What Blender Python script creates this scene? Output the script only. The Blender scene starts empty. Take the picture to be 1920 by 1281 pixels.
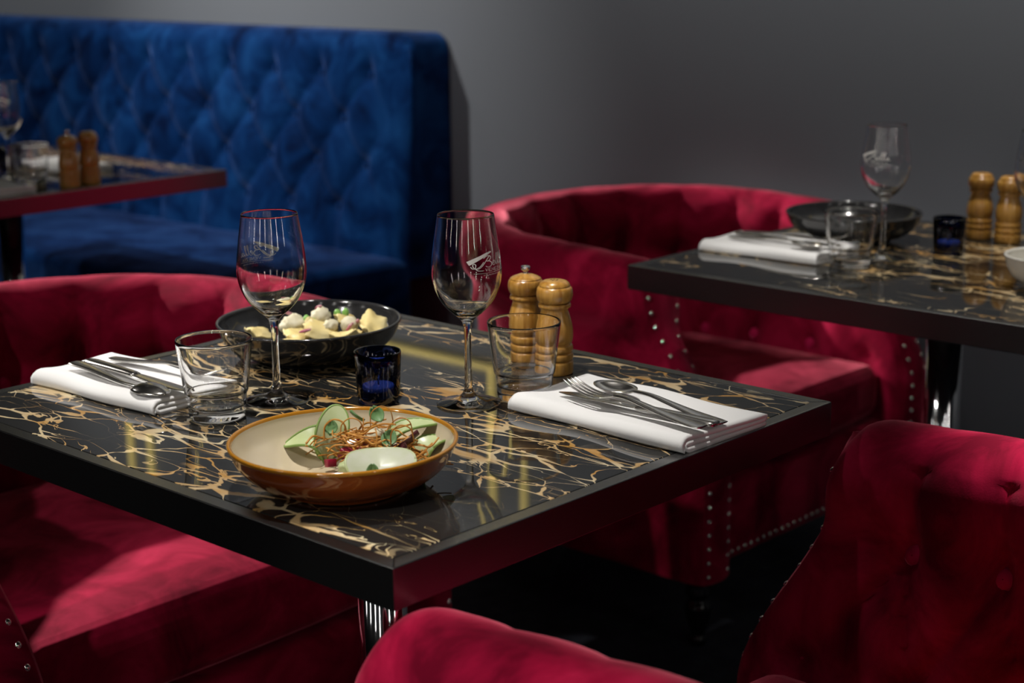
import bpy, bmesh, math, random
from mathutils import Vector, Matrix
R = math.radians
PI = math.pi
rnd = random.Random(7)
scene = bpy.context.scene
COL = scene.collection

# ------------------------------------------------------------------ camera
cam_d = bpy.data.cameras.new('camera')
cam = bpy.data.objects.new('camera', cam_d)
COL.objects.link(cam)
cam_d.sensor_width = 36.0
cam_d.lens = 3116.58 / 1920 * 36.0
yaw, pitch, roll = 0.746585, -0.236955, -0.010685
fw = Vector((math.cos(pitch) * math.cos(yaw), math.cos(pitch) * math.sin(yaw), math.sin(pitch)))
r0 = Vector((math.sin(yaw), -math.cos(yaw), 0))
u0 = r0.cross(fw)
rt = math.cos(roll) * r0 + math.sin(roll) * u0
up = -math.sin(roll) * r0 + math.cos(roll) * u0
M = Matrix((rt, up, -fw)).transposed().to_4x4()
M.translation = Vector((-0.91685, -0.99065, 1.27489))
cam.matrix_world = M
cam_d.clip_start = 0.05
cam_d.dof.use_dof = True
cam_d.dof.focus_distance = 1.80
cam_d.dof.aperture_fstop = 5.0
cam_d.dof.aperture_blades = 9
scene.camera = cam

# ------------------------------------------------------------------ world, lights, exposure
w = bpy.data.worlds.new('world')
scene.world = w
w.use_nodes = True
bg = w.node_tree.nodes['Background']
bg.inputs[0].default_value = (0.62, 0.70, 0.85, 1)
bg.inputs[1].default_value = 0.03
vs = scene.view_settings
vs.view_transform = 'Standard'
vs.look = 'None'
vs.gamma = 1.0
vs.exposure = 0.0
vs.use_curve_mapping = False
scene.cycles.sample_clamp_indirect = 120.0   # keep the lamp glints on the glasses


def spot(name, loc, target, watts, cone, blend=0.35, radius=0.035, col=(1.0, 0.95, 0.89)):
    d = bpy.data.lights.new(name, 'SPOT')
    d.energy = watts
    d.spot_size = R(cone)
    d.spot_blend = blend
    d.shadow_soft_size = radius
    d.color = col
    o = bpy.data.objects.new(name, d)
    COL.objects.link(o)
    o.location = loc
    o.rotation_euler = (Vector(target) - Vector(loc)).to_track_quat('-Z', 'Y').to_euler()
    return o


CZ = 2.78
spot('track_spot_bench', (0.35, 2.95, CZ), (2.1, 2.75, 0.95), 290, 50, 1.0)
spot('track_spot_bench_far', (0.9, 4.2, CZ), (2.1, 3.7, 0.9), 110, 60, 0.6)
spot('track_spot_key', (-2.0, 1.0, 2.62), (0.45, 0.85, 0.7), 120, 34, 0.7)
spot('track_spot_table', (0.15, 0.40, CZ), (0.25, 0.36, 0.7), 165, 34, 0.7)
spot('track_spot_arm', (-1.6, -0.50, 2.45), (-0.02, -0.10, 0.62), 260, 15, 0.5)
spot('track_spot_near', (1.08, -0.46, CZ), (0.90, -0.54, 0.7), 900, 27, 0.6)
spot('track_spot_back_left', (0.10, 4.4, 2.7), (0.42, 1.46, 0.72), 1500, 17, 0.6)
spot('track_spot_back_right', (1.25, 4.6, 2.7), (1.78, 1.50, 0.74), 1450, 14, 0.6)
spot('track_spot_right', (-2.3, 0.75, 2.6), (1.55, 0.70, 0.66), 120, 13, 0.9)
spot('track_spot_right_table', (1.55, 0.25, CZ), (1.55, 0.30, 0.7), 120, 30, 0.7)
spot('track_wash_a', (1.0, 1.7, 2.9), (2.25, 1.7, 2.5), 120, 108, 0.8)
spot('track_wash_b', (1.0, 0.1, 2.9), (2.25, 0.1, 2.5), 150, 108, 0.8)
spot('track_wash_c', (1.0, 3.3, 2.9), (2.25, 3.3, 2.5), 80, 108, 0.8)


# ------------------------------------------------------------------ materials
def mat(name):
    m = bpy.data.materials.new(name)
    m.use_nodes = True
    nt = m.node_tree
    return m, nt, nt.nodes['Principled BSDF']


def simple(name, col, rough=0.5, metal=0.0, spec=0.5, trans=0.0, ior=1.45, emit=None, estr=0, bump=None, var=None, coat=0):
    m, nt, b = mat(name)
    b.inputs['Base Color'].default_value = (*col, 1)
    b.inputs['Roughness'].default_value = rough
    b.inputs['Metallic'].default_value = metal
    b.inputs['Specular IOR Level'].default_value = spec
    b.inputs['Transmission Weight'].default_value = trans
    b.inputs['IOR'].default_value = ior
    b.inputs['Coat Weight'].default_value = coat
    b.inputs['Coat Roughness'].default_value = 0.05
    if emit:
        b.inputs['Emission Color'].default_value = (*emit, 1)
        b.inputs['Emission Strength'].default_value = estr
    if var or bump:
        tc = nt.nodes.new('ShaderNodeTexCoord')
    if var:   # (scale, other colour)
        n = nt.nodes.new('ShaderNodeTexNoise')
        n.inputs['Scale'].default_value = var[0]
        n.inputs['Detail'].default_value = 5
        nt.links.new(tc.outputs['Object'], n.inputs['Vector'])
        rp = nt.nodes.new('ShaderNodeValToRGB')
        rp.color_ramp.elements[0].position = 0.32
        rp.color_ramp.elements[1].position = 0.68
        rp.color_ramp.elements[0].color = (*col, 1)
        rp.color_ramp.elements[1].color = (*var[1], 1)
        nt.links.new(n.outputs['Fac'], rp.inputs['Fac'])
        nt.links.new(rp.outputs['Color'], b.inputs['Base Color'])
    if bump:  # (scale, strength, distance)
        n2 = nt.nodes.new('ShaderNodeTexNoise')
        n2.inputs['Scale'].default_value = bump[0]
        n2.inputs['Detail'].default_value = 4
        nt.links.new(tc.outputs['Object'], n2.inputs['Vector'])
        bp = nt.nodes.new('ShaderNodeBump')
        bp.inputs['Strength'].default_value = bump[1]
        bp.inputs['Distance'].default_value = bump[2]
        nt.links.new(n2.outputs['Fac'], bp.inputs['Height'])
        nt.links.new(bp.outputs['Normal'], b.inputs['Normal'])
    return m


def velvet(name, dark, mid, lite, sheen):
    m, nt, b = mat(name)
    L = nt.links
    tc = nt.nodes.new('ShaderNodeTexCoord')
    n = nt.nodes.new('ShaderNodeTexNoise')
    n.inputs['Scale'].default_value = 7.0
    n.inputs['Detail'].default_value = 6
    n.inputs['Roughness'].default_value = 0.6
    n.inputs['Distortion'].default_value = 0.8
    L.new(tc.outputs['Object'], n.inputs['Vector'])
    rp = nt.nodes.new('ShaderNodeValToRGB')
    e = rp.color_ramp.elements
    e[0].position, e[1].position = 0.33, 0.72
    e[0].color, e[1].color = (*dark, 1), (*lite, 1)
    x = e.new(0.5)
    x.color = (*mid, 1)
    L.new(n.outputs['Fac'], rp.inputs['Fac'])
    L.new(rp.outputs['Color'], b.inputs['Base Color'])
    b.inputs['Roughness'].default_value = 0.75
    b.inputs['Specular IOR Level'].default_value = 0.03
    b.inputs['Sheen Weight'].default_value = 1.0
    b.inputs['Sheen Roughness'].default_value = 0.32
    mx = nt.nodes.new('ShaderNodeMix')
    mx.data_type = 'RGBA'
    mx.inputs['A'].default_value = (*[c * 0.35 for c in sheen], 1)
    mx.inputs['B'].default_value = (*sheen, 1)
    mr = nt.nodes.new('ShaderNodeMapRange')
    mr.inputs['From Min'].default_value = 0.35
    mr.inputs['From Max'].default_value = 0.65
    L.new(n.outputs['Fac'], mr.inputs['Value'])
    L.new(mr.outputs['Result'], mx.inputs['Factor'])
    L.new(mx.outputs['Result'], b.inputs['Sheen Tint'])
    n2 = nt.nodes.new('ShaderNodeTexNoise')
    n2.inputs['Scale'].default_value = 420
    n2.inputs['Detail'].default_value = 2
    L.new(tc.outputs['Object'], n2.inputs['Vector'])
    bp = nt.nodes.new('ShaderNodeBump')
    bp.inputs['Strength'].default_value = 0.12
    bp.inputs['Distance'].default_value = 0.001
    L.new(n2.outputs['Fac'], bp.inputs['Height'])
    L.new(bp.outputs['Normal'], b.inputs['Normal'])
    return m


def marble():
    m, nt, b = mat('black_gold_marble')
    L = nt.links
    N = nt.nodes.new

    def math_(op, a, b_=None, c=None):
        n = N('ShaderNodeMath')
        n.operation = op
        for i, v in enumerate((a, b_, c)):
            if v is None:
                continue
            if isinstance(v, (int, float)):
                n.inputs[i].default_value = v
            else:
                L.new(v, n.inputs[i])
        return n.outputs[0]

    def noise(vec, scale, detail=4, dist=0.0, off=None):
        n = N('ShaderNodeTexNoise')
        n.inputs['Scale'].default_value = scale
        n.inputs['Detail'].default_value = detail
        n.inputs['Distortion'].default_value = dist
        L.new(vec, n.inputs['Vector'])
        return n

    def remap(v, a, b_, c=0.0, d=1.0):
        n = N('ShaderNodeMapRange')
        n.interpolation_type = 'SMOOTHSTEP'
        n.inputs['From Min'].default_value = a
        n.inputs['From Max'].default_value = b_
        n.inputs['To Min'].default_value = c
        n.inputs['To Max'].default_value = d
        L.new(v, n.inputs['Value'])
        return n.outputs['Result']
    tc = N('ShaderNodeTexCoord')
    oi = N('ShaderNodeObjectInfo')
    add = N('ShaderNodeVectorMath')
    add.operation = 'ADD'
    sc_ = N('ShaderNodeVectorMath')
    sc_.operation = 'SCALE'
    sc_.inputs['Scale'].default_value = 0.37
    L.new(oi.outputs['Location'], sc_.inputs[0])
    L.new(tc.outputs['Object'], add.inputs[0])
    L.new(sc_.outputs[0], add.inputs[1])
    mp = N('ShaderNodeMapping')
    mp.inputs['Rotation'].default_value = (0, 0, R(-62))
    mp.inputs['Scale'].default_value = (1.25, 0.5, 1.0)
    L.new(add.outputs[0], mp.inputs['Vector'])
    # warp
    wn = noise(mp.outputs[0], 9, 3)
    wv = N('ShaderNodeVectorMath')
    wv.operation = 'MULTIPLY_ADD'
    wv.inputs[1].default_value = (0.075, 0.075, 0.0)
    L.new(wn.outputs['Color'], wv.inputs[0])
    L.new(mp.outputs[0], wv.inputs[2])
    P = wv.outputs[0]
    sh = N('ShaderNodeVectorMath')
    sh.operation = 'ADD'
    sh.inputs[1].default_value = (3.1, 7.7, 1.3)
    L.new(P, sh.inputs[0])
    wv2 = sh.outputs[0]

    def vor(scale):
        v = N('ShaderNodeTexVoronoi')
        v.feature = 'DISTANCE_TO_EDGE'
        v.inputs['Scale'].default_value = scale
        v.inputs['Randomness'].default_value = 1.0
        L.new(P, v.inputs['Vector'])
        return v.outputs['Distance']
    clus = noise(mp.outputs[0], 5.2, 3, 0.4).outputs['Fac']
    fine = noise(mp.outputs[0], 17, 4, 0.3).outputs['Fac']
    cmask = remap(clus, 0.41, 0.54)
    # long winding veins: ridges of stretched noise
    def ridge(vec, scale, detail, dist, width):
        n = noise(vec, scale, detail, dist).outputs['Fac']
        d = math_('ABSOLUTE', math_('SUBTRACT', n, 0.5))
        w_ = math_('MULTIPLY', remap(fine, 0.34, 0.68, 0.05, 1.6), width)
        return remap(math_('SUBTRACT', 1.0, math_('DIVIDE', d, w_)), 0.0, 0.6)
    keep = remap(noise(mp.outputs[0], 3.7, 2).outputs['Fac'], 0.42, 0.56)
    r1 = ridge(P, 5.5, 4, 0.5, math_('MULTIPLY_ADD', cmask, 0.008, 0.0025))
    r2 = ridge(wv2, 13.0, 4, 0.9, math_('MULTIPLY_ADD', cmask, 0.024, 0.0004))
    crk = math_('SUBTRACT', 1.0, math_('DIVIDE', vor(8.0), math_('MULTIPLY', remap(fine, 0.40, 0.66, 0.02, 1.0), 0.022)))
    crk = math_('MULTIPLY', remap(crk, 0.0, 0.5), keep)
    l1 = math_('MAXIMUM', math_('MULTIPLY', r1, keep), math_('MAXIMUM', r2, crk))
    # net of fine veins in the clusters
    wid2 = math_('MULTIPLY', remap(fine, 0.36, 0.7, 0.005, 0.13), cmask)
    wid2 = math_('ADD', wid2, 0.0005)
    l2 = remap(math_('SUBTRACT', 1.0, math_('DIVIDE', vor(27.0), wid2)), 0.0, 0.5)
    # ochre patches
    pt = noise(P, 26, 3, 1.2).outputs['Fac']
    patch = math_('MULTIPLY', remap(pt, 0.66, 0.70), remap(clus, 0.56, 0.62))
    v = math_('MAXIMUM', math_('MAXIMUM', l1, l2), patch)
    cn = noise(mp.outputs[0], 21, 3).outputs['Fac']
    rp = N('ShaderNodeValToRGB')
    e = rp.color_ramp.elements
    e[0].position, e[1].position = 0.36, 0.66
    e[0].color = (0.40, 0.215, 0.055, 1)
    e[1].color = (0.56, 0.47, 0.30, 1)
    L.new(cn, rp.inputs['Fac'])
    bn = noise(mp.outputs[0], 6, 5).outputs['Fac']
    rb = N('ShaderNodeValToRGB')
    rb.color_ramp.elements[0].color = (0.006, 0.006, 0.006, 1)
    rb.color_ramp.elements[1].color = (0.024, 0.024, 0.023, 1)
    L.new(bn, rb.inputs['Fac'])
    mx = N('ShaderNodeMix')
    mx.data_type = 'RGBA'
    L.new(v, mx.inputs['Factor'])
    L.new(rb.outputs['Color'], mx.inputs['A'])
    L.new(rp.outputs['Color'], mx.inputs['B'])
    L.new(mx.outputs['Result'], b.inputs['Base Color'])
    b.inputs['Roughness'].default_value = 0.035
    b.inputs['IOR'].default_value = 1.5
    return m


def wood():
    m, nt, b = mat('varnished_beech')
    L = nt.links
    tc = nt.nodes.new('ShaderNodeTexCoord')
    mp = nt.nodes.new('ShaderNodeMapping')
    mp.inputs['Scale'].default_value = (60, 60, 5)
    L.new(tc.outputs['Object'], mp.inputs['Vector'])
    n = nt.nodes.new('ShaderNodeTexNoise')
    n.inputs['Scale'].default_value = 3.0
    n.inputs['Detail'].default_value = 6
    n.inputs['Distortion'].default_value = 0.6
    L.new(mp.outputs[0], n.inputs['Vector'])
    rp = nt.nodes.new('ShaderNodeValToRGB')
    e = rp.color_ramp.elements
    e[0].position, e[1].position = 0.3, 0.75
    e[0].color, e[1].color = (0.32, 0.135, 0.016, 1), (0.60, 0.335, 0.075, 1)
    L.new(n.outputs['Fac'], rp.inputs['Fac'])
    L.new(rp.outputs['Color'], b.inputs['Base Color'])
    b.inputs['Roughness'].default_value = 0.3
    b.inputs['Coat Weight'].default_value = 0.5
    b.inputs['Coat Roughness'].default_value = 0.08
    return m


RED = velvet('crimson_velvet', (0.075, 0.0008, 0.008), (0.19, 0.0028, 0.021), (0.36, 0.010, 0.047), (1.0, 0.24, 0.32))
BTN = velvet('crimson_button_velvet', (0.22, 0.004, 0.03), (0.36, 0.010, 0.06), (0.46, 0.02, 0.08), (1.0, 0.25, 0.36))
BLUE = velvet('royal_blue_velvet', (0.0004, 0.005, 0.028), (0.0011, 0.018, 0.082), (0.005, 0.045, 0.16), (0.24, 0.38, 0.85))
MARBLE = marble()
STEEL = simple('dark_brushed_steel', (0.19, 0.19, 0.19), 0.27, 1.0, bump=(90, 0.05, 0.001))
GAP = simple('dark_joint', (0.006, 0.006, 0.006), 0.6)
CHROME = simple('polished_chrome', (0.75, 0.76, 0.78), 0.08, 1.0)
CUTLERY = simple('stainless_cutlery', (0.58, 0.56, 0.53), 0.20, 1.0)
NAIL = simple('nickel_nailhead', (0.80, 0.77, 0.72), 0.18, 1.0)
BLACKLEG = simple('black_lacquer', (0.006, 0.006, 0.007), 0.12)
GLASS = simple('clear_glass', (1, 1, 1), 0.0, trans=1.0, ior=1.47)
NAVYGLASS = simple('navy_black_glass', (0.010, 0.022, 0.13), 0.0, trans=1.0, ior=1.5)
WAX = simple('candle_wax', (0.75, 0.75, 0.78), 0.5)
WICK = simple('wick', (0.5, 0.48, 0.45), 0.8)
WOOD = wood()
LINEN = simple('white_linen', (0.72, 0.72, 0.72), 0.85, bump=(900, 0.15, 0.0006))
WALLM = simple('charcoal_paint', (0.122, 0.136, 0.155), 0.42, var=(0.8, (0.134, 0.148, 0.168)), bump=(240, 0.06, 0.002))
CEILM = simple('black_ceiling_paint', (0.022, 0.022, 0.022), 0.8, var=(2.0, (0.028, 0.028, 0.028)))
DARKWALL = simple('black_paint', (0.022, 0.023, 0.025), 0.6, var=(0.8, (0.028, 0.029, 0.031)))
CARPET = simple('navy_carpet', (0.006, 0.009, 0.016), 0.95, var=(22, (0.022, 0.027, 0.040)), bump=(300, 0.8, 0.006))
PRINT = simple('white_print', (0.80, 0.80, 0.76), 0.6)
GLAZE_BROWN = simple('chestnut_glaze', (0.19, 0.036, 0.006), 0.10, var=(14, (0.27, 0.065, 0.010)), coat=0.6)
GLAZE_RIM = simple('amber_glaze', (0.40, 0.17, 0.015), 0.12, coat=0.6)
GLAZE_CREAM = simple('cream_glaze', (0.56, 0.47, 0.32), 0.13, var=(10, (0.62, 0.53, 0.38)), coat=0.5)
GLAZE_BLACK = simple('black_glaze', (0.016, 0.016, 0.017), 0.14, var=(30, (0.026, 0.026, 0.027)), coat=0.5)
GLAZE_WHITE = simple('white_glaze', (0.78, 0.76, 0.70), 0.15, coat=0.4)
LED = simple('warm_led_strip', (0.9, 0.7, 0.2), 0.5, emit=(1.0, 0.80, 0.26), estr=0.75)
BRASSY = simple('brass', (0.75, 0.48, 0.14), 0.3, 1.0)


# ------------------------------------------------------------------ mesh helpers
def link(name, me, m=None, parent=None, smooth=True):
    o = bpy.data.objects.new(name, me)
    COL.objects.link(o)
    if m:
        me.materials.append(m)
    if smooth:
        for p in me.polygons:
            p.use_smooth = True
    if parent:
        o.parent = parent
    return o


def pymesh(name, v, f):
    me = bpy.data.meshes.new(name)
    me.from_pydata([tuple(x) for x in v], [], f)
    me.update()
    return me


def tag(o, label=None, cat=None, group=None, kind=None):
    if label:
        o['label'] = label
    if cat:
        o['category'] = cat
    if group:
        o['group'] = group
    if kind:
        o['kind'] = kind
    return o


def empty(name, loc, label=None, cat=None, group=None, rz=0.0):
    o = bpy.data.objects.new(name, None)
    COL.objects.link(o)
    o.empty_display_size = 0.05
    o.location = loc
    o.rotation_euler = (0, 0, rz)
    return tag(o, label, cat, group)


def copy_tree(src, parent=None):
    c = src.copy()
    COL.objects.link(c)
    if parent:
        c.parent = parent
    for ch in list(src.children):
        copy_tree(ch, c)
    return c


def rbox(name, lo, hi, r, m, parent=None, seg=3, fn=None, sub=0):
    bm = bmesh.new()
    bmesh.ops.create_cube(bm, size=1.0)
    for v in bm.verts:
        v.co = Vector([lo[i] + (v.co[i] + 0.5) * (hi[i] - lo[i]) for i in range(3)])
    if r > 0:
        bmesh.ops.bevel(bm, geom=list(bm.edges), offset=r, segments=seg, profile=0.5, affect='EDGES')
    if sub:
        bmesh.ops.subdivide_edges(bm, edges=list(bm.edges), cuts=sub, use_grid_fill=True)
    if fn:
        for v in bm.verts:
            v.co = fn(v.co)
    bmesh.ops.recalc_face_normals(bm, faces=list(bm.faces))
    me = bpy.data.meshes.new(name)
    bm.to_mesh(me)
    bm.free()
    o = link(name, me, m, parent, smooth=False)
    if seg > 1 and r > 0:
        for p in me.polygons:
            p.use_smooth = True
        if not sub:
            me.set_sharp_from_angle(angle=R(50))
    return o


def lathe_mesh(name, prof, seg=56, cap0=False, cap1=False):
    v, f = [], []
    for (r, z) in prof:
        for i in range(seg):
            a = 2 * PI * i / seg
            v.append((r * math.cos(a), r * math.sin(a), z))
    for k in range(len(prof) - 1):
        for i in range(seg):
            j = (i + 1) % seg
            f.append((k * seg + i, k * seg + j, (k + 1) * seg + j, (k + 1) * seg + i))
    if cap0:
        f.append(tuple(reversed(range(seg))))
    if cap1:
        b = (len(prof) - 1) * seg
        f.append(tuple(range(b, b + seg)))
    return pymesh(name, v, f)


def catmull(pts, n=8):
    out = []
    P_ = [Vector(p) for p in pts]
    for i in range(len(P_) - 1):
        p0 = P_[max(i - 1, 0)]
        p1, p2 = P_[i], P_[i + 1]
        p3 = P_[min(i + 2, len(P_) - 1)]
        for k in range(n):
            t = k / n
            out.append(0.5 * ((2 * p1) + (p2 - p0) * t + (2 * p0 - 5 * p1 + 4 * p2 - p3) * t * t + (3 * p1 - p0 - 3 * p2 + p3) * t ** 3))
    out.append(P_[-1])
    return out


def sprof(pts, n=6):
    return [(max(p[0], 0.0), p[1]) for p in catmull([(a, b, 0) for a, b in pts], n)]


def tube_data(pts, rad, seg=6, base=0):
    v, f = [], []
    n = len(pts)
    prev = None
    for i, p in enumerate(pts):
        d = (pts[min(i + 1, n - 1)] - pts[max(i - 1, 0)])
        d = d.normalized() if d.length > 1e-9 else Vector((0, 0, 1))
        if prev is None:
            a = d.orthogonal().normalized()
        else:
            a = (prev - d * prev.dot(d))
            a = a.normalized() if a.length > 1e-9 else d.orthogonal().normalized()
        prev = a
        b = d.cross(a)
        r = rad(i / max(n - 1, 1)) if callable(rad) else rad
        for k in range(seg):
            t = 2 * PI * k / seg
            v.append(p + (a * math.cos(t) + b * math.sin(t)) * r)
    for i in range(n - 1):
        for k in range(seg):
            j = (k + 1) % seg
            f.append((base + i * seg + k, base + i * seg + j, base + (i + 1) * seg + j, base + (i + 1) * seg + k))
    f.append(tuple(base + k for k in reversed(range(seg))))
    f.append(tuple(base + (n - 1) * seg + k for k in range(seg)))
    return v, f


def loft(name, secs, m, parent=None):
    """secs: list of rings (same count) -> closed lofted mesh"""
    v, f = [], []
    n = len(secs[0])
    for s in secs:
        v += s
    for i in range(len(secs) - 1):
        for k in range(n):
            j = (k + 1) % n
            f.append((i * n + k, i * n + j, (i + 1) * n + j, (i + 1) * n + k))
    f.append(tuple(reversed(range(n))))
    f.append(tuple((len(secs) - 1) * n + k for k in range(n)))
    return link(name, pymesh(name, v, f), m, parent)


def sstep(a, b, x):
    t = min(max((x - a) / (b - a), 0), 1)
    return t * t * (3 - 2 * t)


# ------------------------------------------------------------------ the room
WU = 2.25
UL, VR, VL = -3.2, -2.8, 6.2
tag(rbox('floor', (UL, VR, -0.06), (WU + 0.1, VL, 0.0), 0, CARPET), 'dark navy carpet floor under the tables', None, None, 'structure')
tag(rbox('wall_back', (WU, VR, 0.0), (WU + 0.1, VL, 3.0), 0, WALLM), 'charcoal grey painted wall behind the banquette', None, None, 'structure')
tag(rbox('wall_front', (UL - 0.1, VR, 0.0), (UL, VL, 3.0), 0, DARKWALL), 'black painted wall opposite the banquette', None, None, 'structure')
tag(rbox('wall_left', (UL, VL, 0.0), (WU, VL + 0.1, 3.0), 0, DARKWALL), 'black painted wall at the far end of the banquette', None, None, 'structure')
tag(rbox('wall_right', (UL, VR - 0.1, 0.0), (WU, VR, 3.0), 0, DARKWALL), 'black painted wall at the near end of the room', None, None, 'structure')
tag(rbox('ceiling', (UL, VR, 3.0), (WU, VL, 3.06), 0, CEILM), 'dark ceiling above the dining room', None, None, 'structure')

# gold light frames on the wall (they show as yellow bars mirrored in the marble)
for i, (a, b) in enumerate(((0.27, 1.90), (2.00, 3.63), (3.73, 5.36))):
    fr = empty('trim_%d' % (i + 1), (WU, (a + b) / 2, 1.35))
    tag(fr, None, None, None, 'structure')
    h = (b - a) / 2
    for nm, lo, hi in (('strip', (-0.02, -h, -0.007), (0, h, 0.007)), ('strip', (-0.02, -h, 1.2), (0, h, 1.214)),
                       ('strip', (-0.02, -h, 0.007), (0, -h + 0.016, 1.2)), ('strip', (-0.02, h - 0.016, 0.007), (0, h, 1.2))):
        rbox(nm, lo, hi, 0.004, LED, fr, 2)


# unseen glow tubes added on the opposite walls for bright lines on the glasses
TUBE = simple('glint_tube_glow', (0.9, 0.9, 0.9), 0.4, emit=(1.0, 0.96, 0.90), estr=22.0)
for k, (x, y, nm) in enumerate(((UL + 0.055, 2.6, 'fourth'), (UL + 0.055, 1.1, 'third'), (UL + 0.055, -0.3, 'second'), (UL + 0.055, -1.7, 'first'),
                                (-1.9, VR + 0.055, 'first'), (-0.5, VR + 0.055, 'second'), (0.9, VR + 0.055, 'third'))):
    side = 'wall facing the banquette' if k < 4 else 'wall at the near end'
    t_ = empty('glint_tube', (x, y, 1.15), 'upright white tube lamp, %s from the corner on the %s' % (nm, side), 'lamp', 'upright tube lamps')
    link('tube', lathe_mesh('tube', [(0.018, 0.03), (0.018, 1.12)], 16), TUBE, t_)
    for z_ in (0.0, 1.12):
        link('end_cap', lathe_mesh('end_cap', [(0.020, z_), (0.020, z_ + 0.03)], 16, True, True), BRASSY, t_)
        ax = (-0.055, 0) if k < 4 else (0, -0.055)
        rbox('bracket', (min(ax[0], 0) - 0.004, min(ax[1], 0) - 0.004, z_ + 0.005), (0.004, 0.004, z_ + 0.025), 0, BRASSY, t_)


# ------------------------------------------------------------------ tufting
def tuft(a, h, da, dh, h0, rows):
    htop = h0 + (rows - 1) * dh
    if h > htop or h < h0:
        ph = ((rows - 1) % 2) * 0.5 if h > htop else 0.0
        return abs(math.sin(PI * (a / da - ph))) ** 0.7
    p = a / da + (h - h0) / (2 * dh)
    q = a / da - (h - h0) / (2 * dh)
    return (abs(math.sin(PI * p)) * abs(math.sin(PI * q))) ** 0.45


def dimple(a, h, da, dh, h0, rows, s):
    d2 = 1e9
    for j in range(rows):
        hh = h0 + j * dh
        ph = (j % 2) * 0.5
        k = round(a / da - ph) + ph
        d2 = min(d2, (a - k * da) ** 2 + (h - hh) ** 2)
    return math.exp(-d2 / (s * s))


def button_mesh(name, r):
    return lathe_mesh(name, [(0.0008, r * 0.42), (r * 0.45, r * 0.38), (r * 0.8, r * 0.22), (r, 0.0), (r * 0.9, -r * 0.3)], 12, cap0=False)


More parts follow.
